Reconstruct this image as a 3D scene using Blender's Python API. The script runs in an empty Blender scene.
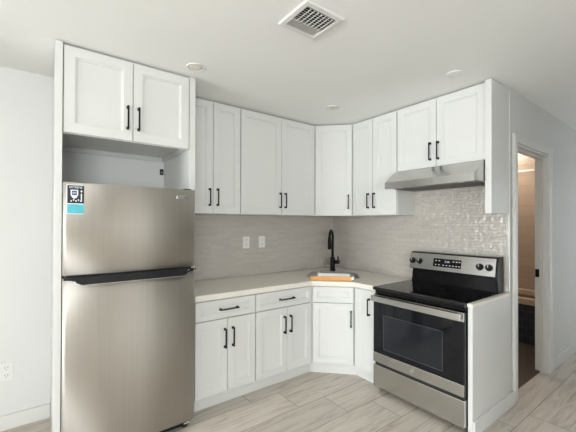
import bpy, bmesh, math, random
from mathutils import Vector, Matrix, Quaternion
random.seed(4)
S = bpy.context.scene
COL = S.collection
PI = math.pi

# ------------------------------------------------------------------ camera
CAM = Vector((-3.061, -3.099, 1.479))
YAW, PITCH, ROLL = math.radians(53.268), math.radians(0.329), math.radians(0.18)
FPX, PY = 328.925, 221.646
cd = bpy.data.cameras.new('camera'); cam = bpy.data.objects.new('camera', cd); COL.objects.link(cam)
F = Vector((math.cos(YAW)*math.cos(PITCH), math.sin(YAW)*math.cos(PITCH), math.sin(PITCH)))
U = Vector((-math.cos(YAW)*math.sin(PITCH), -math.sin(YAW)*math.sin(PITCH), math.cos(PITCH)))
R = Vector((math.sin(YAW), -math.cos(YAW), 0))
R2 = R*math.cos(ROLL) + U*math.sin(ROLL); U2 = U*math.cos(ROLL) - R*math.sin(ROLL)
m = Matrix((R2, U2, -F)).transposed().to_4x4(); m.translation = CAM
cam.matrix_world = m
cd.sensor_width = 36.0; cd.lens = FPX/576*36.0
cd.shift_y = (PY-216.0)/576.0
cd.clip_start = 0.05
S.camera = cam

# ------------------------------------------------------------------ light
S.view_settings.view_transform = 'Standard'; S.view_settings.look = 'None'
S.view_settings.gamma = 1.0; S.view_settings.use_curve_mapping = False
S.view_settings.exposure = 0.33
W = bpy.data.worlds.new('sky'); S.world = W; W.use_nodes = True
wb = W.node_tree.nodes['Background']; wb.inputs[0].default_value = (0.80, 0.90, 1.0, 1); wb.inputs[1].default_value = 1.0
def area(name, loc, rot, sx, sy, power, col):
    l = bpy.data.lights.new(name, 'AREA'); l.shape = 'RECTANGLE'; l.size = sx; l.size_y = sy
    l.energy = power; l.color = col
    o = bpy.data.objects.new(name, l); COL.objects.link(o); o.location = loc; o.rotation_euler = rot
    return o
# daylight through the two windows of the room (left end and behind the camera)
area('daylight', (-9.42, -1.6, 1.3), (0, -PI/2-.10, 0), 2.1, 2.6, 230, (0.92, 0.965, 1.0))
area('daylight', (-5.6, -8.92, 1.35), (PI/2+.2, 0, 0), 3.2, 1.9, 205, (0.94, 0.975, 1.0))
# glazed door at the far end of the corridor
area('daylight', (3.26, -3.05, 1.15), (0, PI/2+.1, 0), 2.0, 1.0, 3, (1.0, 0.985, 0.94))

# ------------------------------------------------------------------ materials
def mat(name, col, rough=0.5, metal=0.0, spec=0.5, var=0.03, vscale=6.0, bump=0.0, bscale=80.0, stretch=None, coat=0.0):
    M = bpy.data.materials.new(name); M.use_nodes = True
    nt = M.node_tree; b = nt.nodes['Principled BSDF']; L = nt.links
    b.inputs['Roughness'].default_value = rough; b.inputs['Metallic'].default_value = metal
    b.inputs['Specular IOR Level'].default_value = spec; b.inputs['Coat Weight'].default_value = coat
    tc = nt.nodes.new('ShaderNodeTexCoord'); mp = nt.nodes.new('ShaderNodeMapping')
    if stretch: mp.inputs['Scale'].default_value = stretch
    L.new(tc.outputs['Object'], mp.inputs[0])
    n = nt.nodes.new('ShaderNodeTexNoise'); n.inputs['Scale'].default_value = vscale; n.inputs['Detail'].default_value = 4
    L.new(mp.outputs[0], n.inputs['Vector'])
    r = nt.nodes.new('ShaderNodeValToRGB')
    r.color_ramp.elements[0].position = 0.3; r.color_ramp.elements[1].position = 0.7
    r.color_ramp.elements[0].color = tuple(c*(1-var) for c in col)+(1,)
    r.color_ramp.elements[1].color = tuple(min(1, c*(1+var)) for c in col)+(1,)
    L.new(n.outputs[0], r.inputs[0]); L.new(r.outputs[0], b.inputs['Base Color'])
    if bump:
        n2 = nt.nodes.new('ShaderNodeTexNoise'); n2.inputs['Scale'].default_value = bscale; n2.inputs['Detail'].default_value = 3
        L.new(mp.outputs[0], n2.inputs['Vector'])
        bp = nt.nodes.new('ShaderNodeBump'); bp.inputs['Strength'].default_value = bump; bp.inputs['Distance'].default_value = 0.002
        L.new(n2.outputs[0], bp.inputs['Height']); L.new(bp.outputs[0], b.inputs['Normal'])
    return M
def nd(nt, t, **k):
    n = nt.nodes.new(t)
    for a, v in k.items(): setattr(n, a, v)
    return n
def mth(nt, op, a, b=None):
    n = nd(nt, 'ShaderNodeMath', operation=op)
    for i, v in enumerate((a, b)):
        if v is None: continue
        if isinstance(v, (int, float)): n.inputs[i].default_value = v
        else: nt.links.new(v, n.inputs[i])
    return n.outputs[0]

M_WALL = mat('white_wall_paint', (0.77, 0.775, 0.76), 0.6, var=0.012, vscale=2.5, bump=0.08, bscale=260)
M_CEIL = mat('white_ceiling_paint', (0.925, 0.93, 0.905), 0.75, var=0.012, vscale=2, bump=0.1, bscale=200)
M_TRIM = mat('white_trim_paint', (0.78, 0.78, 0.755), 0.35, var=0.01)
M_CAB = mat('white_cabinet_lacquer', (0.745, 0.75, 0.725), 0.33, var=0.012, vscale=4)
M_CABIN = mat('cabinet_interior', (0.60, 0.60, 0.58), 0.6, var=0.02)
M_BLACK = mat('matte_black_metal', (0.006, 0.006, 0.0065), 0.42, var=0.1, spec=0.22)
M_BPLAS = mat('black_plastic', (0.008, 0.008, 0.009), 0.35, var=0.1, spec=0.3)
M_BENAM = mat('black_enamel', (0.007, 0.007, 0.008), 0.16, var=0.08, spec=0.25)
M_BGLASS = mat('black_ceramic_glass', (0.006, 0.006, 0.007), 0.06, var=0.05, spec=0.45)
M_OVEN = mat('smoked_oven_glass', (0.006, 0.007, 0.010), 0.05, var=0.05, spec=0.4)
M_OVENW = mat('oven_window_glass', (0.014, 0.016, 0.021), 0.06, var=0.08, spec=0.45)
M_LINE = mat('grey_print', (0.09, 0.095, 0.105), 0.12, var=0.05)
M_STEEL = mat('brushed_steel', (0.56, 0.55, 0.53), 0.25, 1.0, var=0.04, vscale=3, bump=0.02, bscale=60, stretch=(1, 1, 30))
M_FRIDGE = mat('brushed_fridge_steel', (0.52, 0.495, 0.455), 0.36, 1.0, var=0.025, vscale=2, stretch=(30, 30, 1))
M_CHROME = mat('bright_steel', (0.72, 0.72, 0.71), 0.15, 1.0, var=0.02)
M_SINK = mat('satin_sink_steel', (0.62, 0.62, 0.61), 0.3, 1.0, var=0.03)
M_PLATE = mat('white_plastic', (0.82, 0.82, 0.80), 0.35, var=0.01)
M_SLOT = mat('grey_socket_slot', (0.22, 0.22, 0.21), 0.5, var=0.05)
M_ORANGE = mat('orange_cardboard', (0.86, 0.42, 0.13), 0.6, var=0.06, vscale=14)
M_COUNTER = mat('cream_quartz', (0.88, 0.835, 0.75), 0.28, var=0.035, vscale=60)
M_LENS = mat('frosted_lamp_lens', (0.80, 0.77, 0.66), 0.4, var=0.02)
M_DARK = mat('dark_cavity', (0.03, 0.03, 0.03), 0.8, var=0.05)
M_GREY = mat('grey_duct', (0.20, 0.20, 0.20), 0.7, var=0.05)
M_WPRINT = mat('white_print', (0.85, 0.86, 0.88), 0.4, var=0.01)
M_NAVY = mat('black_label_print', (0.012, 0.014, 0.022), 0.4, var=0.05)
M_CYAN = mat('cyan_label_print', (0.10, 0.56, 0.68), 0.4, var=0.08, vscale=30)
M_BLUE = mat('blue_label_print', (0.05, 0.10, 0.30), 0.4, var=0.05)
M_GREENP = mat('green_label_print', (0.10, 0.42, 0.30), 0.4, var=0.05)
M_TUB = mat('beige_tub_acrylic', (0.62, 0.50, 0.38), 0.3, var=0.02)
M_REFLSLAB = mat('taupe_reflection_slab', (0.16, 0.14, 0.125), 0.5, var=0.03)  # for the unseen slabs that darken bands of the refrigerator reflection

nt = M_FRIDGE.node_tree; pb = nt.nodes['Principled BSDF']; tg = nt.nodes.new('ShaderNodeTangent'); tg.direction_type = 'RADIAL'; tg.axis = 'Z'
nt.links.new(tg.outputs[0], pb.inputs['Tangent']); pb.inputs['Anisotropic'].default_value = 0.98; pb.inputs['Anisotropic Rotation'].default_value = 0.25
def floor_mat():
    M = bpy.data.materials.new('wood_look_plank_tile'); M.use_nodes = True
    nt = M.node_tree; b = nt.nodes['Principled BSDF']; L = nt.links
    tc = nd(nt, 'ShaderNodeTexCoord'); sx = nd(nt, 'ShaderNodeSeparateXYZ'); L.new(tc.outputs['Object'], sx.inputs[0])
    PW, PL = 0.285, 1.20
    yy = mth(nt, 'DIVIDE', mth(nt, 'ADD', sx.outputs[1], 1.026+PW*40), PW)
    row = mth(nt, 'FLOOR', yy); fy = mth(nt, 'FRACT', yy)
    xx = mth(nt, 'DIVIDE', mth(nt, 'ADD', mth(nt, 'ADD', sx.outputs[0], 20*PL+1.40-0.275*39), mth(nt, 'MULTIPLY', row, -0.275+PL)), PL)
    xx = mth(nt, 'DIVIDE', mth(nt, 'ADD', mth(nt, 'ADD', sx.outputs[0], 20*PL+1.40), mth(nt, 'MULTIPLY', mth(nt, 'ADD', row, -40), 0.275)), PL)
    colm = mth(nt, 'FLOOR', xx); fx = mth(nt, 'FRACT', xx)
    ey = mth(nt, 'MULTIPLY', mth(nt, 'MINIMUM', fy, mth(nt, 'SUBTRACT', 1.0, fy)), PW)
    ex = mth(nt, 'MULTIPLY', mth(nt, 'MINIMUM', fx, mth(nt, 'SUBTRACT', 1.0, fx)), PL)
    edge = mth(nt, 'MINIMUM', ex, ey)
    grout = mth(nt, 'LESS_THAN', edge, 0.0021)
    cb = nd(nt, 'ShaderNodeCombineXYZ'); L.new(row, cb.inputs[0]); L.new(colm, cb.inputs[1])
    wn = nd(nt, 'ShaderNodeTexWhiteNoise', noise_dimensions='3D'); L.new(cb.outputs[0], wn.inputs[0])
    # grain: long waves along each plank, shifted plank by plank
    sc = nd(nt, 'ShaderNodeVectorMath', operation='SCALE'); L.new(wn.outputs['Color'], sc.inputs[0]); sc.inputs['Scale'].default_value = 9.0
    ad = nd(nt, 'ShaderNodeVectorMath', operation='ADD'); L.new(tc.outputs['Object'], ad.inputs[0]); L.new(sc.outputs[0], ad.inputs[1])
    mp = nd(nt, 'ShaderNodeMapping'); mp.inputs['Scale'].default_value = (1.6, 16, 1); L.new(ad.outputs[0], mp.inputs[0])
    n1 = nd(nt, 'ShaderNodeTexNoise'); n1.inputs['Scale'].default_value = 1.3; n1.inputs['Detail'].default_value = 7; n1.inputs['Roughness'].default_value = 0.62; n1.inputs['Distortion'].default_value = 1.2
    L.new(mp.outputs[0], n1.inputs['Vector'])
    r = nd(nt, 'ShaderNodeValToRGB'); L.new(n1.outputs[0], r.inputs[0])
    e = r.color_ramp.elements
    e[0].position = 0.27; e[0].color = (0.42, 0.355, 0.29, 1); e[1].position = 0.72; e[1].color = (0.73, 0.67, 0.59, 1)
    k = e.new(0.5); k.color = (0.65, 0.585, 0.51, 1)
    hs = nd(nt, 'ShaderNodeHueSaturation'); L.new(r.outputs[0], hs.inputs['Color'])
    L.new(mth(nt, 'ADD', mth(nt, 'MULTIPLY', wn.outputs['Value'], 0.16), 0.92), hs.inputs['Value'])
    mx = nd(nt, 'ShaderNodeMix', data_type='RGBA'); L.new(grout, mx.inputs[0]); L.new(hs.outputs[0], mx.inputs[6]); mx.inputs[7].default_value = (0.20, 0.175, 0.15, 1)
    L.new(mx.outputs[2], b.inputs['Base Color'])
    b.inputs['Roughness'].default_value = 0.38
    bp = nd(nt, 'ShaderNodeBump'); bp.inputs['Strength'].default_value = 0.25; bp.inputs['Distance'].default_value = 0.002
    L.new(mth(nt, 'SUBTRACT', n1.outputs[0], mth(nt, 'MULTIPLY', grout, 1.0)), bp.inputs['Height']); L.new(bp.outputs[0], b.inputs['Normal'])
    return M
M_FLOOR = floor_mat()

def tile_mat(name, axis, col, mortar, w, h, rough, wave, mort=0.0018, spec=0.5):
    """glossy handmade brick tile; axis = horizontal run of the wall (0 = x, 1 = y)"""
    M = bpy.data.materials.new(name); M.use_nodes = True
    nt = M.node_tree; b = nt.nodes['Principled BSDF']; L = nt.links
    tc = nd(nt, 'ShaderNodeTexCoord'); sx = nd(nt, 'ShaderNodeSeparateXYZ'); L.new(tc.outputs['Object'], sx.inputs[0])
    cb = nd(nt, 'ShaderNodeCombineXYZ'); L.new(sx.outputs[axis], cb.inputs[0]); L.new(sx.outputs[2], cb.inputs[1])
    br = nd(nt, 'ShaderNodeTexBrick'); L.new(cb.outputs[0], br.inputs['Vector'])
    br.inputs['Scale'].default_value = 1.0; br.inputs['Brick Width'].default_value = w; br.inputs['Row Height'].default_value = h
    br.inputs['Mortar Size'].default_value = mort; br.inputs['Mortar Smooth'].default_value = 0.6
    br.inputs['Color1'].default_value = col+(1,); br.inputs['Color2'].default_value = tuple(c*0.90 for c in col)+(1,)
    br.inputs['Mortar'].default_value = mortar+(1,)
    L.new(br.outputs['Color'], b.inputs['Base Color'])
    n = nd(nt, 'ShaderNodeTexNoise'); n.inputs['Scale'].default_value = 26; n.inputs['Detail'].default_value = 2
    L.new(tc.outputs['Object'], n.inputs['Vector'])
    hgt = mth(nt, 'SUBTRACT', mth(nt, 'MULTIPLY', n.outputs[0], wave), mth(nt, 'MULTIPLY', br.outputs['Fac'], 0.5))
    bp = nd(nt, 'ShaderNodeBump'); bp.inputs['Strength'].default_value = 0.8; bp.inputs['Distance'].default_value = 0.006
    L.new(hgt, bp.inputs['Height']); L.new(bp.outputs[0], b.inputs['Normal'])
    b.inputs['Roughness'].default_value = rough; b.inputs['Specular IOR Level'].default_value = spec
    return M
TC, TMO = (0.575, 0.535, 0.485), (0.53, 0.49, 0.44)
M_TILEA = tile_mat('glazed_brick_tile_long_wall', 0, TC, TMO, 0.150, 0.0265, 0.2, 2.0)
M_TILEB = tile_mat('glazed_brick_tile_range_wall', 1, TC, TMO, 0.150, 0.0265, 0.12, 2.2)
M_BATH = tile_mat('tan_bath_tile', 1, (0.50, 0.385, 0.295), (0.34, 0.26, 0.20), 0.60, 0.145, 0.3, 0.15, 0.004)
M_BATHX = tile_mat('tan_bath_tile_long_side', 0, (0.50, 0.385, 0.295), (0.34, 0.26, 0.20), 0.60, 0.145, 0.3, 0.15, 0.004)
M_APRON = tile_mat('dark_blue_apron_tile', 1, (0.035, 0.040, 0.060), (0.10, 0.10, 0.11), 0.10, 0.10, 0.3, 0.15, 0.004)

# ------------------------------------------------------------------ geometry helpers
# every frame maps (u, v, w) to the world: u along the wall, v out of the wall, w up
FA = lambda u, v, w: Vector((-u, -v, w))            # long wall: u = distance left of the corner
FB = lambda u, v, w: Vector((-v, -u, w))            # range wall: u = distance from the corner
Q = math.sqrt(0.5)
FD = lambda u, v, w: Vector((u*Q - v*Q, -u*Q - v*Q, w))   # 45 degree corner: u to the viewer's right
FW = lambda u, v, w: Vector((u, v, w))

class MB:
    def __init__(s, fr=FW): s.bm = bmesh.new(); s.f = fr; s.mi = 0; s.sm = []
    def V(s, u, v, w): return s.bm.verts.new(s.f(u, v, w))
    def face(s, vs, smooth=False):
        try: f = s.bm.faces.new(vs)
        except ValueError: return None
        f.material_index = s.mi; f.smooth = smooth
        return f
    def box(s, u0, u1, v0, v1, w0, w1, bev=0.0):
        bm2 = bmesh.new()
        c = [bm2.verts.new((u, v, w)) for w in (w0, w1) for v in (v0, v1) for u in (u0, u1)]
        for q in ((0, 1, 3, 2), (4, 6, 7, 5), (0, 4, 5, 1), (2, 3, 7, 6), (0, 2, 6, 4), (1, 5, 7, 3)):
            bm2.faces.new([c[i] for i in q])
        if bev: bmesh.ops.bevel(bm2, geom=bm2.edges[:], offset=bev, segments=2, profile=0.6, affect='EDGES')
        s.merge(bm2)
    def merge(s, bm2, smooth=None):
        mp = {}
        for v in bm2.verts: mp[v] = s.V(*v.co)
        for f in bm2.faces: s.face([mp[v] for v in f.verts], f.smooth if smooth is None else smooth)
        bm2.free()
    def prism(s, pts, k0, k1, axis='w', bev=0.0):
        """closed polygon in the two other axes, swept along axis"""
        def P(p, k):
            return {'w': (p[0], p[1], k), 'u': (k, p[0], p[1]), 'v': (p[0], k, p[1])}[axis]
        bm2 = bmesh.new()
        a = [bm2.verts.new(P(p, k0)) for p in pts]; b = [bm2.verts.new(P(p, k1)) for p in pts]
        bm2.faces.new(a); bm2.faces.new(b[::-1])
        n = len(pts)
        for i in range(n): bm2.faces.new((a[i], a[(i+1) % n], b[(i+1) % n], b[i]))
        if bev: bmesh.ops.bevel(bm2, geom=bm2.edges[:], offset=bev, segments=2, profile=0.6, affect='EDGES')
        s.merge(bm2)
    def tube(s, path, rad, n=14, caps=True, smooth=True):
        path = [Vector(p) for p in path]
        if isinstance(rad, (int, float)): rad = [rad]*len(path)
        rings = []; T0 = None; Nn = None
        for i, p in enumerate(path):
            t = (path[min(i+1, len(path)-1)] - path[max(i-1, 0)]).normalized()
            if Nn is None:
                h = Vector((1, 0, 0)) if abs(t.x) < 0.9 else Vector((0, 1, 0))
                Nn = (h - t*h.dot(t)).normalized()
            else:
                Nn = (Nn - t*Nn.dot(t)).normalized()
            B = t.cross(Nn)
            rings.append([s.V(*(p + (Nn*math.cos(2*PI*k/n) + B*math.sin(2*PI*k/n))*rad[i])) for k in range(n)])
        for a, b in zip(rings, rings[1:]):
            for k in range(n): s.face((a[k], a[(k+1) % n], b[(k+1) % n], b[k]), smooth)
        if caps: s.face(rings[0][::-1]); s.face(rings[-1])
    def lathe(s, prof, c, n=32, axis='w', smooth=True):
        """profile of (radius, along) pairs round a line through c"""
        rings = []
        for r, h in prof:
            ring = []
            for k in range(n):
                x, y = r*math.cos(2*PI*k/n), r*math.sin(2*PI*k/n)
                p = {'w': (c[0]+x, c[1]+y, c[2]+h), 'v': (c[0]+x, c[1]+h, c[2]+y), 'u': (c[0]+h, c[1]+x, c[2]+y)}[axis]
                ring.append(s.V(*p))
            rings.append(ring)
        for a, b in zip(rings, rings[1:]):
            for k in range(n): s.face((a[k], a[(k+1) % n], b[(k+1) % n], b[k]), smooth)
        s.face(rings[0][::-1]); s.face(rings[-1])
    def text(s, body, size, c, depth=0.0006, bold=0.0, squeeze=1.0):
        """letters on a plane of constant v, reading along the viewer's right"""
        cu = bpy.data.curves.new('t', 'FONT'); cu.body = body; cu.size = size; cu.align_x = 'CENTER'; cu.align_y = 'CENTER'
        cu.extrude = depth; cu.offset = bold; cu.resolution_u = 2
        o = bpy.data.objects.new('t', cu); COL.objects.link(o)
        me = bpy.data.meshes.new_from_object(o.evaluated_get(bpy.context.evaluated_depsgraph_get()))
        bm2 = bmesh.new(); bm2.from_mesh(me)
        sg = -1 if s.f is FA else 1
        for v in bm2.verts: x, y, z = v.co; v.co = (c[0]+sg*x*squeeze, c[1]+z, c[2]+y)
        s.merge(bm2, False)
        bpy.data.objects.remove(o); bpy.data.curves.remove(cu); bpy.data.meshes.remove(me)
    def done(s, name, mats, parent=None, kind=None):
        bmesh.ops.recalc_face_normals(s.bm, faces=s.bm.faces[:])
        base = Vector((0, 0, 0))
        root = parent
        while root is not None and root.parent is not None: root = root.parent
        if root is not None: base = root.location.copy()
        else:
            cs = [v.co for v in s.bm.verts]
            base = Vector(((min(c.x for c in cs)+max(c.x for c in cs))/2, (min(c.y for c in cs)+max(c.y for c in cs))/2, min(c.z for c in cs)))
            if kind == 'structure' or name.startswith('tile_'): base = Vector((0, 0, 0))
        for v in s.bm.verts: v.co -= base
        me = bpy.data.meshes.new(name); s.bm.to_mesh(me); s.bm.free()
        for mm in (mats if isinstance(mats, (list, tuple)) else [mats]): me.materials.append(mm)
        o = bpy.data.objects.new(name, me); COL.objects.link(o)
        if parent is not None: o.parent = parent
        else: o.location = base
        if kind: o['kind'] = kind
        return o
def thing(name, label, cat, loc, group=None):
    o = bpy.data.objects.new(name, None); COL.objects.link(o); o.location = loc; o.empty_display_size = 0.1
    o['label'] = label; o['category'] = cat
    if group: o['group'] = group
    return o
def tag(o, label, cat, group=None):
    o['label'] = label; o['category'] = cat
    if group: o['group'] = group
    return o
def box(name, mats, a, parent=None, fr=FW, bev=0.0, kind=None):
    b = MB(fr); b.box(*a, bev=bev); return b.done(name, mats, parent, kind)
def dup(root, loc, label):
    r = root.copy(); COL.objects.link(r); r.location = loc; r['label'] = label
    for ch in list(root.children):
        c = ch.copy(); COL.objects.link(c); c.parent = r
        for g in ch.children:
            d = g.copy(); COL.objects.link(d); d.parent = c
    return r

# ------------------------------------------------------------------ the room
ZC = 2.595
WB = 2.02            # the range wall ends here; the bathroom wall runs on at right angles
XL, XR, YB = -9.5, 3.3, -9.0
box('floor', M_FLOOR, (XL-.1, XR+.1, YB-.1, .1, -.1, 0), kind='structure')
box('ceiling', M_CEIL, (XL-.1, XR+.1, YB-.1, .1, ZC, ZC+.1), kind='structure')
box('wall_back', M_WALL, (XL-.1, XR+.1, 0, .1, 0, ZC), kind='structure')
box('wall_east', M_WALL, (0, .12, -WB+.0005, 0, 0, ZC), kind='structure')
# bathroom wall with its door opening
D0, D1, DZ, DT = .150, .972, 2.165, .098
b = MB(); b.box(.12, D0, -WB, -WB+DT, 0, ZC); b.box(D1, XR, -WB, -WB+DT, 0, ZC); b.box(D0, D1, -WB, -WB+DT, DZ, ZC)
b.done('wall_right', M_WALL, kind='structure')

# wall at the left end, with a wide window
def wall_with_hole(name, axis, k0, k1, a0, a1, h0, h1, z0, z1, mt=M_WALL):
    b = MB()
    for (p0, p1, q0, q1) in ((a0, h0, 0, ZC), (h1, a1, 0, ZC), (h0, h1, 0, z0), (h0, h1, z1, ZC)):
        if q1-q0 < 1e-3: continue
        if axis == 'x': b.box(k0, k1, p0, p1, q0, q1)
        else: b.box(p0, p1, k0, k1, q0, q1)
    return b.done(name, mt, kind='structure')
wall_with_hole('wall_left', 'x', XL-.1, XL, YB, 0, -2.9, -.3, .2, 2.4)
wall_with_hole('wall_far_right', 'x', XR, XR+.1, YB, 0, -3.6, -2.5, .08, 2.2)
w3 = MB()
for yy in (-3.6, -2.56): w3.box(XR+.02, XR+.08, yy, yy+.06, .08, 2.2)
for zz in (.08, 2.14): w3.box(XR+.02, XR+.08, -3.6, -2.5, zz, zz+.06)
w3.done('window_3', M_TRIM, kind='structure')
w1 = MB()
for yy in (-2.9, -1.63, -.36): w1.box(XL-.08, XL-.02, yy, yy+.06, .2, 2.4)
for zz in (.2, 2.34): w1.box(XL-.08, XL-.02, -2.9, -.3, zz, zz+.06)
w1.done('window_1', M_TRIM, kind='structure')
b = MB()
for (x0, x1, z0, z1) in ((XL-.1, -7.2, 0, ZC), (-7.2, -4.0, 0, .35), (-7.2, -4.0, 2.35, ZC), (-4.0, XR, 0, ZC)):
    b.box(x0, x1, YB-.1, YB, z0, z1)
b.done('wall_front', M_WALL, kind='structure')
w2 = MB()
for xx in (-7.2, -5.63, -4.06): w2.box(xx, xx+.06, YB-.08, YB-.02, .35, 2.35)
for zz in (.35, 2.29): w2.box(-7.2, -4.0, YB-.08, YB-.02, zz, zz+.06)
w2.done('window_2', M_TRIM, kind='structure')
box('wall_light_blocker', M_WALL, (-4.30, -4.16, -.70, -.0005, 0, ZC), kind='structure')  # unseen stub wall, added to keep window light off the left wall
# the corridor wall opposite the bathroom door, to the right of the camera
box('wall_corridor', M_WALL, (-1.60, XR, -4.02, -3.90, 0, ZC), kind='structure')
box('wall_living_side', M_WALL, (-1.60, -1.48, YB, -4.0205, 0, ZC), kind='structure')
box('reflection_slab_right', M_REFLSLAB, (-1.12, -.25, -3.8995, -3.86, 0, 2.1), kind='structure')  # unseen slab, added as the dark band reflected at the refrigerator's right
box('reflection_slab_left', M_REFLSLAB, (-2.75, -2.30, YB+.0005, YB+.05, 0, 2.4), kind='structure')  # unseen slab, added for a dark reflected band on the refrigerator's left
# bathroom beyond the door: tub alcove
TX0, TX1 = 1.72, 2.45          # tub apron and tiled end wall
b = MB(); b.box(TX1, TX1+.08, -WB+DT, -.002, 0, ZC-.001)
b.done('wall_bathroom_end', M_BATH, kind='structure')
b = MB(); b.box(.12, TX1, -.32, -.002, 0, ZC-.001)
b.done('wall_bathroom_back', M_BATHX, kind='structure')
M_BFLOOR = mat('bath_floor_shade_brown', (0.085, 0.066, 0.052), 0.4, var=0.1, vscale=5)
box('floor_bathroom_shade', M_BFLOOR, (.1205, TX1-.001, -WB+DT*.55, -.3205, 0, .004), kind='structure')  # thin dark slab: the shade on the bathroom floor is put into its colour
# baseboards
BBH = .105
def baseboard(name, pts_boxes):
    b = MB()
    for (x0, x1, y0, y1) in pts_boxes:
        b.box(x0, x1, y0, y1, 0, BBH, bev=.004)
    return b.done(name, M_TRIM, kind='structure')
baseboard('baseboard_left', [(-4.159, -3.006, -.016, 0)])
baseboard('baseboard_right', [(D1+.086, XR, -WB-.016, -WB)])
baseboard('baseboard_range_side', [(-.655, .060, -2.046, -2.0305)])
# bathroom door casing and jamb
b = MB()
b.box(D0-.086, D0-.006, -WB-.020, -WB, 0, DZ+.075, bev=.004)
b.box(D1+.004, D1+.084, -WB-.020, -WB, 0, DZ+.075, bev=.004)
b.box(D0-.006, D1+.006, -WB-.020, -WB, DZ+.004, DZ+.075, bev=.004)
b.box(D0-.078, D0-.066, -WB-.025, -WB-.018, 0, DZ+.060); b.box(D1+.062, D1+.077, -WB-.025, -WB-.018, 0, DZ+.060)
tr = b.done('trim_1', M_TRIM, kind='structure')
b = MB()
for (x0, x1) in ((D0-.004, D0+.014), (D1-.014, D1+.004)): b.box(x0, x1, -WB-.006, -WB+DT+.004, 0, DZ)
b.box(D0+.014, D1-.014, -WB-.006, -WB+DT+.004, DZ-.018, DZ)
for (x0, x1) in ((D0+.014, D0+.026), (D1-.026, D1-.014)): b.box(x0, x1, -WB+.036, -WB+.062, 0, DZ-.018)
b.box(D0+.026, D1-.026, -WB+.036, -WB+.062, DZ-.030, DZ-.018)
dj = b.done('door_1', M_TRIM, kind='structure')
st = MB(); st.box(D1-.0165, D1-.0135, -WB+.066, -WB+.099, .945, 1.025); st.box(D1-.030, D1-.0140, -WB+.074, -WB+.094, .970, 1.000, bev=.004)
st.done('strike_plate', M_BLACK, dj)
# thin corner strip that covers the joint between cabinet side panels and the bathroom wall
b = MB(); b.box(-.001, .010, -WB-.009, -WB-.0005, BBH+.001, ZC-.001, bev=.002)
b.done('trim_2', M_TRIM, kind='structure')

# ------------------------------------------------------------------ tiles and worktop
ZW = .918            # worktop height
ZU = 1.566           # underside of the wall cabinets
o = box('tile_backsplash', M_TILEA, (.008, 2.126, .001, .008, ZW+.001, ZU-.003), fr=FA)
tag(o, 'greige brick tile backsplash with two outlets, behind the long worktop', 'backsplash')
b = MB(FB); b.box(.0085, 1.175, .0005, .008, ZW+.001, ZU-.003); b.box(1.175, 1.974, .0005, .008, ZW-.02, 1.976); b.box(1.974, 2.018, .0005, .008, ZW+.004, ZU-.0045)
o = b.done('tile_backsplash', M_TILEB)
tag(o, 'glossy pale brick tile backsplash behind the range and under the steel hood', 'backsplash')
b = MB(FB); b.box(2.0185, 2.0225, .0005, .010, ZW+.004, ZU-.003)
b.done('trim_3', M_CHROME, kind='structure')

def rrect(hw, hh, r, n=6):
    out = []
    for cx, cy, a0 in ((hw-r, hh-r, 0), (-hw+r, hh-r, PI/2), (-hw+r, -hh+r, PI), (hw-r, -hh+r, 3*PI/2)):
        for k in range(n+1): out.append((cx+r*math.cos(a0+PI/2*k/n), cy+r*math.sin(a0+PI/2*k/n)))
    return out
SINKV, SHW, SHH, SR = .745, .272, .225, .12
DC, DD = .664, 1.142     # worktop edge: straight runs and the corner diagonal
def counter():
    outer = [(2.125, .0095), (.0095, .0095), (.0095, 1.198), (DC, 1.198), (DC, DD/Q-DC), (DD/Q-DC, DC), (2.125, DC)]   # (a, b)
    hole = []
    for (x, y) in rrect(SHW, SHH, SR):
        p = FD(x, SINKV+y, 0); hole.append((-p.x, -p.y))
    bm = bmesh.new(); th = .042
    def loop(pts, z):
        vs = [bm.verts.new((-a, -b, z)) for a, b in pts]
        return vs, [bm.edges.new((vs[i], vs[(i+1) % len(vs)])) for i in range(len(vs))]
    rings = {}
    for z in (ZW-.003, ZW-th):
        rings[z] = (loop(outer, z), loop(hole, z))
    # slightly eased upper edge
    def shrink(pts, d):
        n = len(pts); out = []
        for i in range(n):
            p0, p, p1 = Vector(pts[i-1]), Vector(pts[i]), Vector(pts[(i+1) % n])
            e0, e1 = (p-p0).normalized(), (p1-p).normalized()
            n0, n1 = Vector((-e0.y, e0.x)), Vector((-e1.y, e1.x)); bis = (n0+n1); bis = bis/ max(.2, bis.length_squared)*2
            out.append(p+bis*d)
        return out
    area = sum(outer[i][0]*outer[(i+1) % 7][1]-outer[(i+1) % 7][0]*outer[i][1] for i in range(7))
    s_out = shrink(outer, .003 if area > 0 else -.003)
    top = (loop(s_out, ZW), loop(hole, ZW))
    bmesh.ops.triangle_fill(bm, edges=top[0][1]+top[1][1], use_beauty=True)
    bot = rings[ZW-th]
    bmesh.ops.triangle_fill(bm, edges=bot[0][1]+bot[1][1], use_beauty=True)
    def bridge(A, B):
        n = len(A)
        for i in range(n): bm.faces.new((A[i], A[(i+1) % n], B[(i+1) % n], B[i]))
    mid = rings[ZW-.003]
    bridge(top[0][0], mid[0][0]); bridge(mid[0][0], bot[0][0]); bridge(top[1][0], mid[1][0]); bridge(mid[1][0], bot[1][0])
    b = MB(); b.bm.free(); b.bm = bm
    return b.done('countertop', M_COUNTER)
tag(counter(), 'cream quartz countertop wrapping the corner around the sink', 'countertop')

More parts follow.
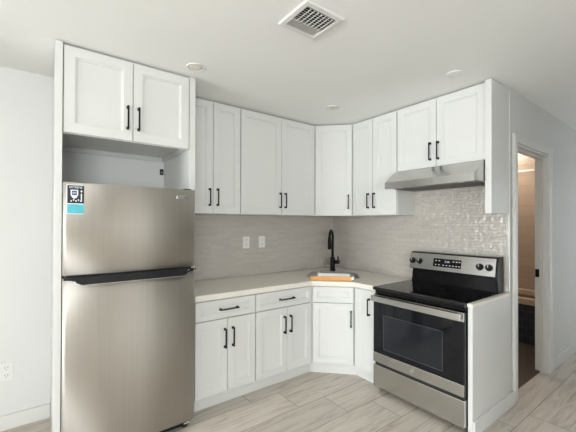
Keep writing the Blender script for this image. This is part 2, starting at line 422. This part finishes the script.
# ------------------------------------------------------------------ cabinets
def shaker(b, u0, u1, w0, w1, v0, v1, stile=.058):
    """shaker door or drawer front: slab, sloped inner moulding, flat recessed panel"""
    def ring(i, v): return [b.V(u0+i, v, w0+i), b.V(u1-i, v, w0+i), b.V(u1-i, v, w1-i), b.V(u0+i, v, w1-i)]
    s = stile
    u0 += .001; u1 -= .001; w0 += .001; w1 -= .001
    L = [ring(0, v0), ring(0, v1-.0015), ring(.0015, v1), ring(s, v1), ring(s+.0015, v1-.006), ring(s+.010, v1-.007), ring(s+.0115, v1-.013)]
    b.face(L[0][::-1])
    for A, B in zip(L, L[1:]):
        for k in range(4): b.face((A[k], A[(k+1) % 4], B[(k+1) % 4], B[k]))
    b.face(L[-1])
def pull(fr, parent, u, w, v, length=.155, horiz=False):
    """black squared arch pull"""
    b = MB(fr); h = length/2; pr = .033; t = .0055
    if horiz:
        b.box(u-h, u+h, v+pr-.008, v+pr, w-t, w+t, bev=.002)
        for sg in (-1, 1):
            e = u+sg*(h-.007); b.box(e-.007, e+.007, v-.0005, v+pr-.004, w-t, w+t, bev=.0015); b.box(e-.010, e+.010, v-.0005, v+.004, w-.008, w+.008, bev=.001)
    else:
        b.box(u-t, u+t, v+pr-.008, v+pr, w-h, w+h, bev=.002)
        for sg in (-1, 1):
            e = w+sg*(h-.007); b.box(u-t, u+t, v-.0005, v+pr-.004, e-.007, e+.007, bev=.0015); b.box(u-.008, u+.008, v-.0005, v+.004, e-.010, e+.010, bev=.001)
    return b.done('handle', M_BLACK, parent)
G = .0028
def door(fr, parent, u0, u1, w0, w1, v0, hu=None, hw=None, name='door', horiz=False, stile=.058, hl=.155):
    b = MB(fr); shaker(b, u0, u1, w0, w1, v0, v0+.020, stile); d = b.done(name, M_CAB, parent)
    if hu is not None: pull(fr, d, hu, hw, v0+.020, hl, horiz)
    return d
def base_of(fr, u, v, w): return fr(u, v, w)

def upper(fr, u0, u1, w0, w1, vf, splits, handles, label, recess=False, back=.0):
    """wall cabinet: splits = door edges along u, handles = (u, w) for each door"""
    t = thing('wall_cabinet', label, 'cabinet', base_of(fr, (u0+u1)/2, vf/2, w0), 'white wall cabinets')
    b = MB(fr); vb = vf-.0215; r = .018
    if recess:
        b.box(u0, u1, back, vb, w0+.035, w1)
        b.box(u0, u0+r, back, vb, w0, w0+.0349); b.box(u1-r, u1, back, vb, w0, w0+.0349)
        b.box(u0+r, u1-r, back, back+r, w0, w0+.0349); b.box(u0+r, u1-r, vb-r, vb, w0, w0+.0349)
    else: b.box(u0, u1, back, vb, w0, w1, bev=.0008)
    b.done('cabinet_body', M_CAB, t)
    for (a0, a1), (hu, hw) in zip(splits, handles):
        door(fr, t, a0, a1, w0+.003, w1-.014, vf-.020, hu, hw)
    return t
VU = .313
ZT = ZC-.006
upper(FA, 1.5475, 2.124, ZU, ZT, VU, [(1.551, 1.8255), (1.8285, 2.121)], [(1.786, 1.716), (1.863, 1.714)],
      'white two-door wall cabinet between the refrigerator enclosure and the wider wall cabinet', back=.001)
upper(FA, .6095, 1.5455, ZU, ZT, VU, [(.613, 1.0655), (1.0685, 1.542)], [(1.022, 1.719), (1.087, 1.719)],
      'wide white two-door wall cabinet above the two backsplash outlets', back=.001)
upper(FB, .6095, 1.1755, ZU, ZT, VU, [(.613, .8805), (.8835, 1.172)], [(.832, 1.720), (.909, 1.720)],
      'white two-door wall cabinet between the angled corner cabinet and the range hood', back=.001)
upper(FB, 1.1775, 1.9755, 1.978, ZT, VU, [(1.181, 1.5725), (1.5755, 1.972)], [(1.522, 2.120), (1.594, 2.118)],
      'short white two-door wall cabinet directly above the steel range hood', back=.001)
upper(FA, 2.1745, 2.9655, 2.036, ZT, .660, [(2.178, 2.5665), (2.5695, 2.962)], [(2.533, 2.193), (2.602, 2.193)],
      'deep white two-door cabinet above the refrigerator', recess=True, back=.001)
# angled corner wall cabinet
t = thing('corner_wall_cabinet', 'white angled single-door wall cabinet in the corner above the faucet', 'cabinet', FD(0, .4, ZU))
dU = (.607+VU)*Q; hUw = (.607-VU)*Q; df = dU-.0215
b = MB(FA); b.prism([(.001, .001), (.606, .001), (.606, df/Q-.606), (df/Q-.606, .606), (.001, .606)], ZU, ZT); b.done('cabinet_body', M_CAB, t)
door(FD, t, -hUw+.006, hUw-.006, ZU+.003, ZT-.014, dU-.020, hUw-.045, 1.722)

def toe(fr, u0, u1, vb, parent):
    return box('toe_kick', M_CAB, (u0, u1, vb-.018, vb, .001, .106), parent, fr)
VB = .656; ZB = ZW-.043; ZD = .118
HB = .552; DS = .712       # handle height, line under the drawer fronts
def base(fr, u0, u1, doors, handles, drawer, label):
    t = thing('base_cabinet', label, 'cabinet', base_of(fr, (u0+u1)/2, VB/2, 0), 'white base cabinets')
    b = MB(fr); b.box(u0, u1, .001, VB-.0215, .107, ZB-.001, bev=.0008); b.done('cabinet_body', M_CAB, t)
    toe(fr, u0, u1, VB-.062, t)
    top = DS-.004 if drawer else ZB-.010
    for (a0, a1), (hu, hw) in zip(doors, handles): door(fr, t, a0, a1, ZD, top, VB-.020, hu, hw)
    if drawer: door(fr, t, drawer[0], drawer[1], DS+.002, ZB-.010, VB-.020, drawer[2], .788, name='drawer', horiz=True, stile=.042, hl=.165)
    return t
base(FA, 1.5825, 2.124, [(1.586, 1.8470), (1.8500, 2.121)], [(1.802, HB), (1.874, HB)], (1.586, 2.121, 1.838),
     'white base cabinet with one drawer over two doors, beside the refrigerator')
base(FA, .9455, 1.5805, [(.951, 1.2415), (1.2445, 1.577)], [(1.209, HB), (1.278, HB)], (.951, 1.577, 1.250),
     'white base cabinet with one drawer over two doors, next to the angled sink cabinet')
base(FB, .9455, 1.1985, [(.951, 1.193)], [(1.128, .715)], None, 'narrow white single-door base cabinet squeezed between sink cabinet and range')
t = thing('corner_sink_cabinet', 'white angled base cabinet with false drawer front and one door below the sink', 'cabinet', FD(0, .6, 0))
dB = (.943+VB)*Q; hBw = (.943-VB)*Q; df = dB-.0215
def ring_poly(b, pts, w0, w1): b.prism(pts, w0, w1)
b = MB(FA); dl = .42     # hollow body so that the bowl hangs inside it
b.prism([(.001, .001), (.944, .001), (.944, df/Q-.944), (df/Q-.944, .944), (.001, .944)], .107, .60)
b.prism([(.944, df/Q-.944), (df/Q-.944, .944), (df/Q-.944-.016, .944), (.944, df/Q-.944-.016)], .6001, ZB-.001)
b.done('cabinet_body', M_CAB, t)
tv = VB-.062; tk = (dB-.064)/Q-tv
b = MB(FA); b.prism([(.9445, tv), (tk, tv), (tv, tk), (tv, .9445), (tv-.018, .9445), (tv-.018, tk-.008), (tk-.008, tv-.018), (.9445, tv-.018)], .001, .106); b.done('toe_kick', M_CAB, t)
door(FD, t, -hBw+.007, hBw-.007, ZD, DS-.004, dB-.020, hBw-.030, HB+.01)
door(FD, t, -hBw+.007, hBw-.007, DS+.002, ZB-.010, dB-.020, name='drawer_front', stile=.042)

# side panels
o = box('side_panel', M_CAB, (2.127, 2.1725, .001, .655, .001, ZT), fr=FA, bev=.001)
tag(o, 'tall white panel right of the refrigerator, beside the long worktop', 'panel')
o = box('side_panel', M_CAB, (2.9675, 3.004, .001, .664, .001, ZT), fr=FA, bev=.001)
tag(o, 'tall white panel on the left side of the refrigerator', 'panel')
b = MB(FB); b.box(1.978, 2.024, .001, .334, ZU-.003, ZT, bev=.001)
tag(b.done('side_panel', M_CAB), 'white end panel closing the wall cabinets right of the range hood', 'panel')
b = MB(FB); b.box(1.9985, 2.0295, .001, .655, .001, ZW-.021, bev=.0015)
tag(b.done('side_panel', M_CAB), 'low white panel standing right of the range', 'panel')
b = MB(FB); b.box(1.9975, 2.036, .0105, .668, ZW-.020, ZW+.003, bev=.003)
tag(b.done('panel_cap', M_COUNTER), 'narrow cream stone strip capping the low white panel right of the range', 'countertop')

# ------------------------------------------------------------------ sink, faucet, strip
t = thing('kitchen_sink', 'stainless steel corner sink set in the worktop under the faucet', 'sink', FD(0, SINKV, ZW-.2))
b = MB(FD)
outer = [(x, SINKV+y) for x, y in rrect(SHW-.002, SHH-.002, SR)]
prof = [(1.0, ZW-.004), (.985, ZW-.010), (.955, ZW-.10), (.93, ZW-.180), (.85, ZW-.195), (.12, ZW-.200)]
def sc(p, k): return (p[0]*k, SINKV+(p[1]-SINKV)*k)
rings = [[b.V(*sc(p, k), w) for p in outer] for k, w in prof]
back = [(.13, ZW-.206), (.87, ZW-.202), (.95, ZW-.185), (.997, ZW-.012), ]
rings += [[b.V(*sc(p, k), w) for p in outer] for k, w in back]
n = len(outer)
for A, B in zip(rings, rings[1:]+rings[:1]):
    for k in range(n): b.face((A[k], A[(k+1) % n], B[(k+1) % n], B[k]), True)
b.done('bowl', M_SINK, t)
b = MB(FD)
iw = [(x, SINKV+y) for x, y in rrect(SHW-.016, SHH-.016, SR-.012)]; ow = [(x, SINKV+y) for x, y in rrect(SHW+.008, SHH+.008, SR+.006)]
lv = [[b.V(*p, w) for p in P] for P, w in ((iw, ZW+.0008), (iw, ZW+.0030), (ow, ZW+.0024), (ow, ZW+.0008))]
for A, B in zip(lv, lv[1:]+lv[:1]):
    for k in range(n): b.face((A[k], A[(k+1) % n], B[(k+1) % n], B[k]), False)
b.done('rim', M_SINK, t)
b = MB(FD); b.lathe([(.040, 0), (.040, .003), (.030, .004), (.028, .002)], (0, SINKV, ZW-.1995)); b.done('drain', M_CHROME, t)

t = thing('faucet', 'tall black gooseneck faucet with side lever behind the corner sink', 'faucet', FD(-.01, .392, ZW))
b = MB(FD); u0, v0 = -.010, .392
b.lathe([(.034, .0006), (.034, .006), (.029, .010), (.028, .150), (.024, .160), (.017, .166)], (u0, v0, ZW)); b.done('base', M_BLACK, t)
b = MB(FD); path = [(u0, v0, ZW+.16), (u0, v0, ZW+.40)]
rr = .078; ddx, ddv = -.22, .975
for k in range(1, 15):
    a = PI*k/14*0.97
    s = rr*(1-math.cos(a)); path.append((u0+ddx*s, v0+ddv*s, ZW+.40+rr*math.sin(a)))
b.tube(path, .0150, 14); b.done('neck', M_BLACK, t)
e = Vector(path[-1]); b = MB(FD)
b.tube([e, e+Vector((0, .003, -.03)), e+Vector((0, .008, -.07)), e+Vector((0, .015, -.140))], [.0165, .0195, .021, .022], 16); b.done('spray_head', M_BLACK, t)
b = MB(FD); b.tube([(u0+.018, v0, ZW+.105), (u0+.082, v0+.006, ZW+.105)], [.0225, .0225], 14); b.done('valve', M_BLACK, t)
b = MB(FD); b.tube([(u0+.066, v0+.006, ZW+.122), (u0+.062, v0-.002, ZW+.172)], [.0085, .0075], 10); b.done('lever', M_BLACK, t)

t = thing('cardboard_strip', 'orange cardboard strip with a white end lying along the front of the sink', 'strip', FD(-.01, 1.005, ZW))
b = MB(FD); b.box(-.222, .188, 1.045, 1.070, ZW+.001, ZW+.034, bev=.003); b.done('strip', M_ORANGE, t)
b = MB(FD); b.box(.180, .204, 1.042, 1.073, ZW+.012, ZW+.040, bev=.001); b.done('white_tab', M_PLATE, t)['label'] = 'small white tab'

# ------------------------------------------------------------------ range
t = thing('electric_range', 'stainless steel electric range with black glass cooktop and oven door', 'stove', FB(1.598, .35, 0))
B0, B1 = 1.2025, 1.9945
b = MB(FB); b.box(B0+.002, B1-.002, .025, .645, .045, .888, bev=.002)
b.done('range_body', M_BENAM, t)
for uu in (B0+.06, B1-.06):
    for vv in (.09, .60):
        b = MB(FB); b.lathe([(.022, 0.001), (.022, .008), (.012, .012), (.012, .046)], (uu, vv, 0), 14); b.done('foot', M_BPLAS, t)
# cooktop
b = MB(FB); b.prism([(.10, .889), (.682, .889), (.700, .896), (.704, .910), (.694, .921), (.10, .925)], B0, B1, 'u'); ck = b.done('cooktop', M_BGLASS, t)
b = MB(FB)
def ringmark(u, v, r, w=.0012):
    n = 40; A = []; 
    for rr in (r-w, r+w): A.append([b.V(u+rr*math.cos(2*PI*k/n), v+rr*math.sin(2*PI*k/n), 0.9210+(.694-(v+rr*math.sin(2*PI*k/n)))/.594*.004+.0003) for k in range(n)])
    for k in range(n): b.face((A[0][k], A[0][(k+1) % n], A[1][(k+1) % n], A[1][k]))
for u, v, r in ((1.40, .52, .115), (1.40, .24, .080), (1.80, .52, .085), (1.80, .24, .105), (1.60, .26, .055)): ringmark(u, v, r)
b.done('burner_marks', M_LINE, ck)
# vent gap under the cooktop and control trim
box('top_rail', M_BENAM, (B0+.004, B1-.004, .646, .672, .862, .886), t, FB, .002)
# oven door
b = MB(FB); b.box(B0+.003, B1-.003, .648, .690, .264, .858, bev=.003); dr = b.done('oven_door', M_BENAM, t)
b = MB(FB); b.box(B0+.005, B1-.005, .6903, .697, .352, .790, bev=.0015); b.done('glass_front', M_OVEN, dr)
b = MB(FB); b.box(B0+.115, B1-.160, .6972, .6978, .395, .690); b.done('oven_window', M_OVENW, dr)
b = MB(FB)
for q in ((B0+.112, B1-.157, .687, .690), (B0+.112, B1-.157, .395, .398)): b.box(q[0], q[1], .6972, .6982, q[2], q[3])
for q in ((B0+.112, B0+.115), (B1-.160, B1-.157)): b.box(q[0], q[1], .6972, .6982, .395, .690)
b.done('window_outline', M_LINE, dr)
b = MB(FB); b.box(B0+.004, B1-.004, .6903, .700, .266, .350, bev=.003); b.done('lower_trim', M_STEEL, dr)
b = MB(FB); b.box(B0+.004, B1-.004, .6903, .699, .792, .856, bev=.003); b.done('upper_trim', M_STEEL, dr)
b = MB(FB); b.box(B0+.010, B1-.010, .728, .744, .803, .853, bev=.005)
for uu in (B0+.020, B1-.050): b.box(uu, uu+.030, .6985, .730, .808, .848, bev=.003)
b.done('handle', M_STEEL, dr)
b = MB(FB); b.lathe([(.0165, 0), (.0165, .0012), (.0140, .0012), (.0135, .0006)], (1.590, .7002, .309), 28, 'v')
b.text('GE', .018, (1.590, .7018, .309), .0006); b.done('round_emblem', M_CHROME, dr)
# warming drawer
b = MB(FB); b.box(B0+.003, B1-.003, .648, .696, .048, .240, bev=.004); b.done('storage_drawer', M_STEEL, t)
box('drawer_gap', M_DARK, (B0+.008, B1-.008, .640, .672, .2405, .2635), t, FB)
# backguard
b = MB(FB); b.prism([(.028, .9255), (.118, .9255), (.112, .960), (.098, 1.045), (.028, 1.045)], B0+.012, B1-.012, 'u'); bg = b.done('riser', M_BENAM, t)
b = MB(FB); b.prism([(.028, 1.0455), (.140, 1.0455), (.142, 1.055), (.112, 1.200), (.100, 1.208), (.028, 1.208)], B0+.006, B1-.014, 'u', bev=.002); bk = b.done('control_housing', M_BENAM, t)
b = MB(FB); b.prism([(.026, .9255), (.122, .9255), (.146, 1.040), (.144, 1.056), (.114, 1.204), (.100, 1.212), (.026, 1.212)], B1-.0135, B1-.002, 'u', bev=.002); b.done('end_cap', M_BPLAS, t)
# slanted steel fascia frame: (u, depth off the fascia, distance up the fascia)
P0, P1 = Vector((.143, 1.050)), Vector((.1135, 1.200)); al = (P1-P0).normalized(); nr = Vector((al.y, -al.x))
def FS(u, v, w):
    q = P0+al*w+nr*v; return FB(u, q.x, q.y)
b = MB(FS); b.box(B0+.004, B1-.020, .0003, .0040, .001, .149, bev=.0015); b.done('control_fascia', M_STEEL, bk)
b = MB(FS); b.box(1.447, 1.702, .0042, .0060, .036, .112, bev=.001); dp = b.done('display_panel', M_BGLASS, bk)
b = MB(FS)
b.text('2:40', .026, (1.578, .0064, .086), .0003); keys = []
for uu in (1.475, 1.505, 1.635, 1.662, 1.688):
    for ww in (.054, .092): keys.append((uu, ww))
b.done('clock_digits', M_WPRINT, bk)
for uu, ww in keys+[(1.545, .054), (1.575, .054), (1.605, .054)]:
    b = MB(FS); b.box(uu-.007, uu+.006, .0061, .0066, ww-.003, ww+.003); b.done('key_mark', M_WPRINT, bk)
for uu in (1.238, 1.310, 1.855, 1.926):
    b = MB(FS); b.lathe([(.0285, .0042), (.0285, .008), (.024, .012), (.022, .030), (.020, .033)], (uu, 0, .072), 26, 'v'); kn = b.done('knob', M_BPLAS, bk)
    b = MB(FS); b.box(uu-.0022, uu+.0022, .0332, .0342, .072, .090); b.box(uu-.0022, uu+.0022, .012, .0332, .0930, .0950); b.done('pointer_mark', M_WPRINT, bk)

# ------------------------------------------------------------------ range hood
t = thing('range_hood', 'stainless steel under-cabinet range hood with sloped front above the range', 'range hood', FB(1.578, .25, 1.79))
H0, H1 = 1.1795, 1.9725
b = MB(FB)
pf = [(.012, 1.975), (.345, 1.975), (.352, 1.968), (.500, 1.862), (.502, 1.803), (.490, 1.800), (.490, 1.812), (.012, 1.812)]
b.prism(pf, H0, H1, 'u'); b.done('canopy', M_STEEL, t)
for k in range(2):
    u0 = H0+.04+k*.365
    b = MB(FB); b.box(u0, u0+.345, .09, .42, 1.8035, 1.8115)
    for j in range(14): b.box(u0+.012+j*.0235, u0+.024+j*.0235, .10, .41, 1.8005, 1.8034)
    b.done('filter', M_GREY, t)
for k in range(2):
    b = MB(FB); b.lathe([(.030, 0), (.030, .006)], (H0+.12+k*.55, .455, 1.8055), 24); b.done('lamp', M_LENS, t)

# ------------------------------------------------------------------ refrigerator
t = thing('refrigerator', 'stainless steel top-freezer refrigerator with black pocket handle', 'refrigerator', FA(2.576, .42, 0))
A0, A1 = 2.177, 2.9665
b = MB(FA); b.box(2.196, 2.948, .045, .735, .030, 1.700, bev=.004); b.done('cabinet_body', mat('grey_fridge_side', (.33, .32, .30), .4), t)
def fdoor(name, w0, w1):
    b = MB(FA); n = 40; pts = []; bul = .009; vb, vf = .742, .790; r = .007
    pts.append((A0, vb)); pts.append((A1, vb))
    hw = (A1-A0)/2; mid = (A0+A1)/2
    fr = []
    for k in range(n+1):
        x = A1-(A1-A0)*k/n; q = (x-mid)/hw
        d = hw-abs(x-mid)
        edge = 0 if d > r else r-math.sqrt(max(0, r*r-(r-d)**2))
        fr.append((x, vf+bul*(1-q*q)-edge))
    # denser at the rounded edges
    ex = []
    for k in range(7):
        a = PI/2*k/6; x = A1-r+r*math.cos(a); q = (x-mid)/hw; ex.append((x, vf+bul*(1-q*q)-r+r*math.sin(a)))
    inner = [p for p in fr if abs(p[0]-mid) < hw-r-.001]
    pts += ex+inner+[(2*mid-x, y) for x, y in ex[::-1]]
    bm2 = bmesh.new()
    rows = []
    for w, ins in ((w0, .004), (w0+.004, 0), (w1-.004, 0), (w1, .004)):
        rows.append([bm2.verts.new((mid+(x-mid)*(1-ins/hw), y-(ins if y > vb+.001 else 0), w)) for x, y in pts])
    N = len(pts)
    for A, B in zip(rows, rows[1:]):
        for k in range(N):
            f = bm2.faces.new((A[k], A[(k+1) % N], B[(k+1) % N], B[k])); f.smooth = 2 <= k < N-1
    bm2.faces.new(rows[0][::-1]); bm2.faces.new(rows[-1])
    b.merge(bm2); return b.done(name, M_FRIDGE, t)
fz = fdoor('freezer_door', 1.168, 1.718)
fd = fdoor('fridge_door', .070, 1.150)
box('door_gap', M_DARK, (2.20, 2.95, .740, .775, 1.1505, 1.1675), t, FA)
# black pocket handle across the top of the lower door
b = MB(FA)
b.prism([(2.180, 1.1455), (2.180, 1.160), (2.964, 1.160), (2.964, 1.1455), (2.915, 1.142), (2.885, 1.118), (2.868, 1.113), (2.270, 1.113), (2.253, 1.118), (2.225, 1.142)], .8000, .822, 'v', bev=.003)
hd = b.done('handle', M_BPLAS, t)
b = MB(FA)
b.tube([(2.918, .812, 1.1400), (2.886, .820, 1.1155), (2.868, .821, 1.1105), (2.270, .821, 1.1105), (2.252, .820, 1.1155), (2.225, .812, 1.1400)], .0024, 8)
b.done('handle_edge', M_CHROME, hd)
for uu in (2.235, 2.192):
    b = MB(FA); b.tube([(uu, .8215, 1.152), (uu, .825, 1.152)], .006, 12); b.done('handle_screw', M_CHROME, hd)
box('kick_grille', M_BPLAS, (2.20, 2.95, .70, .752, .022, .066), t, FA, .003)
for uu in (2.225, 2.925):
    b = MB(FA); b.lathe([(.020, .001), (.020, .010), (.008, .014), (.008, .03)], (uu, .715, 0), 14); b.done('foot', M_BPLAS, t)
b = MB(FA); b.box(2.196, 2.250, .735, .785, .050, .062, bev=.002); b.tube([(2.215, .772, .045), (2.215, .772, .069)], .010, 10); b.done('bottom_hinge', M_CHROME, t)
b = MB(FA); b.box(2.200, 2.250, .700, .770, 1.7185, 1.7260, bev=.002); b.done('hinge_cover', M_BPLAS, t)
# badge and sticker on the freezer door (front skin at each place)
def vfr(u): q = (u-(A0+A1)/2)/((A1-A0)/2); return .790+.009*(1-q*q)
v = vfr(2.27)+.0006
b = MB(FA); b.box(2.229, 2.312, v-.001, v+.0022, 1.650, 1.672, bev=.001); b.mi = 1; b.text('FRIGIDAIRE', .0145, (2.2705, v+.0026, 1.661), .0003, squeeze=.92)
b.done('badge', [M_CHROME, M_NAVY], fz)
v = vfr(2.90)+.0012; uc = 2.9045
b = MB(FA); b.box(uc-.046, uc+.046, v-.004, v, 1.530, 1.704); b.mi = 1; b.box(uc-.042, uc+.042, v+.0001, v+.0006, 1.594, 1.700)
b.mi = 2; b.box(uc-.042, uc+.042, v+.0001, v+.0006, 1.534, 1.589)
b.mi = 0; b.text('EXTREME', .017, (uc, v+.0010, 1.688), .0003, squeeze=.92)
sh = [(-.026, .034), (.012, .034), (.012, .004), (.004, -.012), (-.007, -.020), (-.018, -.012), (-.026, .004)]
b.prism([(uc-x, 1.640+y) for x, y in sh], v+.0007, v+.0012, 'v')
b.box(uc-.034, uc-.022, v+.0007, v+.0012, 1.664, 1.668); b.box(uc-.030, uc-.026, v+.0007, v+.0012, 1.659, 1.673)
b.box(uc-.031, uc-.025, v+.0007, v+.0012, 1.606, 1.652)
for k in range(5): b.box(uc+.026-k*.012, uc+.020-k*.012, v+.0007, v+.0012, 1.604+.006*(k % 2), 1.612+.006*(k % 2))
b.mi = 3; b.box(uc-.006, uc+.020, v+.0013, v+.0016, 1.642, 1.668)
b.mi = 0; b.box(uc-.003, uc+.017, v+.0017, v+.0019, 1.653, 1.657)
b.mi = 4; b.box(uc-.038, uc-.006, v+.0007, v+.0009, 1.541, 1.544)
for k in range(3): b.box(uc-.036+.004*k, uc+.036-.006*k, v+.0007, v+.0009, 1.560+k*.009, 1.562+k*.009)
b.done('sticker', [M_WPRINT, M_NAVY, M_CYAN, M_BLUE, M_GREENP], fz)['label'] = 'black and cyan sticker'

# ------------------------------------------------------------------ outlets
def outlet(fr, u, v, w, label, group=None):
    t = thing('power_outlet', label, 'outlet', fr(u, v, w), group)
    b = MB(fr); b.box(u-.039, u+.039, v+.0004, v+.006, w-.062, w+.062, bev=.002); b.done('cover_plate', M_PLATE, t)
    for dz in (-.027, .027):
        b = MB(fr); b.lathe([(.020, 0), (.020, .0022), (.019, .003)], (u, v+.006, w+dz), 20, 'v'); s = b.done('receptacle', M_PLATE, t)
        b = MB(fr)
        for du in (-.008, .008): b.box(u+du-.0016, u+du+.0016, v+.0091, v+.0096, w+dz-.002, w+dz+.010)
        b.lathe([(.0032, 0), (.0032, .0004)], (u, v+.0091, w+dz-.010), 10, 'v'); b.done('slots', M_SLOT, s)
    return t
o1 = outlet(FA, 1.313, .008, 1.276, 'white outlet on the brick backsplash, the one nearer the refrigerator', 'backsplash outlets')
dup(o1, FA(1.117, .008, 1.276), 'white outlet on the brick backsplash, the one nearer the corner')
outlet(FA, 3.262, 0, .412, 'white outlet low on the left wall above the baseboard')
t = thing('wall_socket', 'small black socket in the recess above the refrigerator', 'outlet', FA(2.192, .001, 1.945))
b = MB(FA); b.box(2.176, 2.208, .0008, .006, 1.918, 1.972, bev=.002); b.done('socket_plate', M_BPLAS, t)
b = MB(FA); b.box(2.186, 2.198, .0061, .014, 1.930, 1.950, bev=.002); b.done('plug', M_GREY, t)

# ------------------------------------------------------------------ ceiling fittings
t = thing('ceiling_vent', 'square white slatted air vent in the ceiling', 'vent', (-1.88, -1.731, ZC-.02))
X0, X1, Y0, Y1 = -2.018, -1.752, -1.854, -1.603
b = MB()
fw = .032
def frame_ring(w_out, w_in, z):
    return [b.V(X0+w_out, Y0+w_out, z), b.V(X1-w_out, Y0+w_out, z), b.V(X1-w_out, Y1-w_out, z), b.V(X0+w_out, Y1-w_out, z)]
Ls = [frame_ring(0, 0, ZC-.0005), frame_ring(0, 0, ZC-.006), frame_ring(.004, 0, ZC-.012), frame_ring(fw-.004, 0, ZC-.014), frame_ring(fw, 0, ZC-.010), frame_ring(fw, 0, ZC-.0005)]
for A, B in zip(Ls, Ls[1:]+Ls[:1]):
    for k in range(4): b.face((A[k], A[(k+1) % 4], B[(k+1) % 4], B[k]))
b.done('vent_frame', M_TRIM, t)
b = MB(); b.box(X0+fw, X1-fw, Y0+fw, Y1-fw, ZC-.0012, ZC-.0006); b.done('duct', M_DARK, t)
ns = 11; pitch = (Y1-Y0-2*fw)/ns
for k in range(ns):
    y = Y0+fw+(k+.5)*pitch
    d = -1 if k < 7 else .12
    b = MB(); b.prism([(y-.0055*d, ZC-.0020), (y-.0042*d, ZC-.0020), (y+.0055*d, ZC-.0125), (y+.0042*d, ZC-.0130)], X0+fw+.0005, X1-fw-.0005, 'u')
    b.done('slat', M_TRIM, t)
for k in range(1, 8):
    x = X0+fw+k*(X1-X0-2*fw)/8
    b = MB(); b.box(x-.002, x+.002, Y0+fw+.0005, Y1-fw-.062, ZC-.0150, ZC-.0128); b.done('cross_bar', M_TRIM, t)

def downlight(loc, label):
    t = thing('recessed_light', label, 'ceiling light', loc, 'recessed ceiling lights')
    b = MB(); b.lathe([(.062, -.0004), (.066, -.003), (.060, -.007), (.050, -.006), (.048, -.0015)], tuple(loc), 40); b.done('trim_ring', M_TRIM, t)
    b = MB(); b.lathe([(.047, -.0030), (.047, -.0046), (.030, -.0058)], tuple(loc), 40); b.done('lens', M_LENS, t)
    return t
d1 = downlight(Vector((-2.190, -.826, ZC)), 'round recessed ceiling light in front of the cabinet over the refrigerator')
dup(d1, Vector((-.837, -.829, ZC)), 'round recessed ceiling light near the angled corner cabinet')
b = MB(); c = (-.623, -1.885, ZC)
b.lathe([(.055, -.0004), (.055, -.003), (.052, -.005), (.020, -.0055)], c, 40)
tag(b.done('ceiling_disc', M_CEIL), 'small round white cover disc on the ceiling above the hood cabinet', 'cover plate')

# ------------------------------------------------------------------ bathtub seen through the door
t = thing('bathtub', 'tan bathtub with dark tiled front, seen through the open doorway', 'bathtub', (2.08, -1.1, 0))
y0, y1 = -WB+DT+.002, -.322
b = MB(); b.box(TX0+.022, TX0+.05, y0, y1, .001, .485); b.done('apron', M_APRON, t)
b = MB(); zr = .560
b.box(TX0, TX0+.10, y0, y1, .486, zr, bev=.012); b.box(TX1-.08, TX1-.002, y0, y1, .486, zr, bev=.012)
b.box(TX0+.10, TX1-.08, y0, y0+.1, .486, zr, bev=.012); b.box(TX0+.10, TX1-.08, y1-.1, y1, .486, zr, bev=.012)
b.done('tub_rim', M_TUB, t)
b = MB(); b.box(TX0+.055, TX1-.004, y0+.01, y1-.01, .10, .20); b.done('tub_floor', M_TUB, t)
b = MB(); b.box(TX1-.010, TX1-.0006, -WB+DT+.002, -.325, 2.225, 2.255, bev=.003)
b.done('trim_4', M_TRIM, kind='structure')

t = thing('bathroom_ceiling_lamp', 'round ceiling lamp above the bathtub beyond the doorway', 'ceiling light', (1.92, -1.1, ZC))
b = MB(); b.lathe([(.14, -.0005), (.15, -.02), (.12, -.06), (.05, -.075)], (1.92, -1.1, ZC), 32)
lg = bpy.data.materials.new('glowing_opal_glass'); lg.use_nodes = True
lg.node_tree.nodes['Principled BSDF'].inputs['Emission Color'].default_value = (1, .90, .78, 1); lg.node_tree.nodes['Principled BSDF'].inputs['Emission Strength'].default_value = 36
b.done('lamp_shade', lg, t)
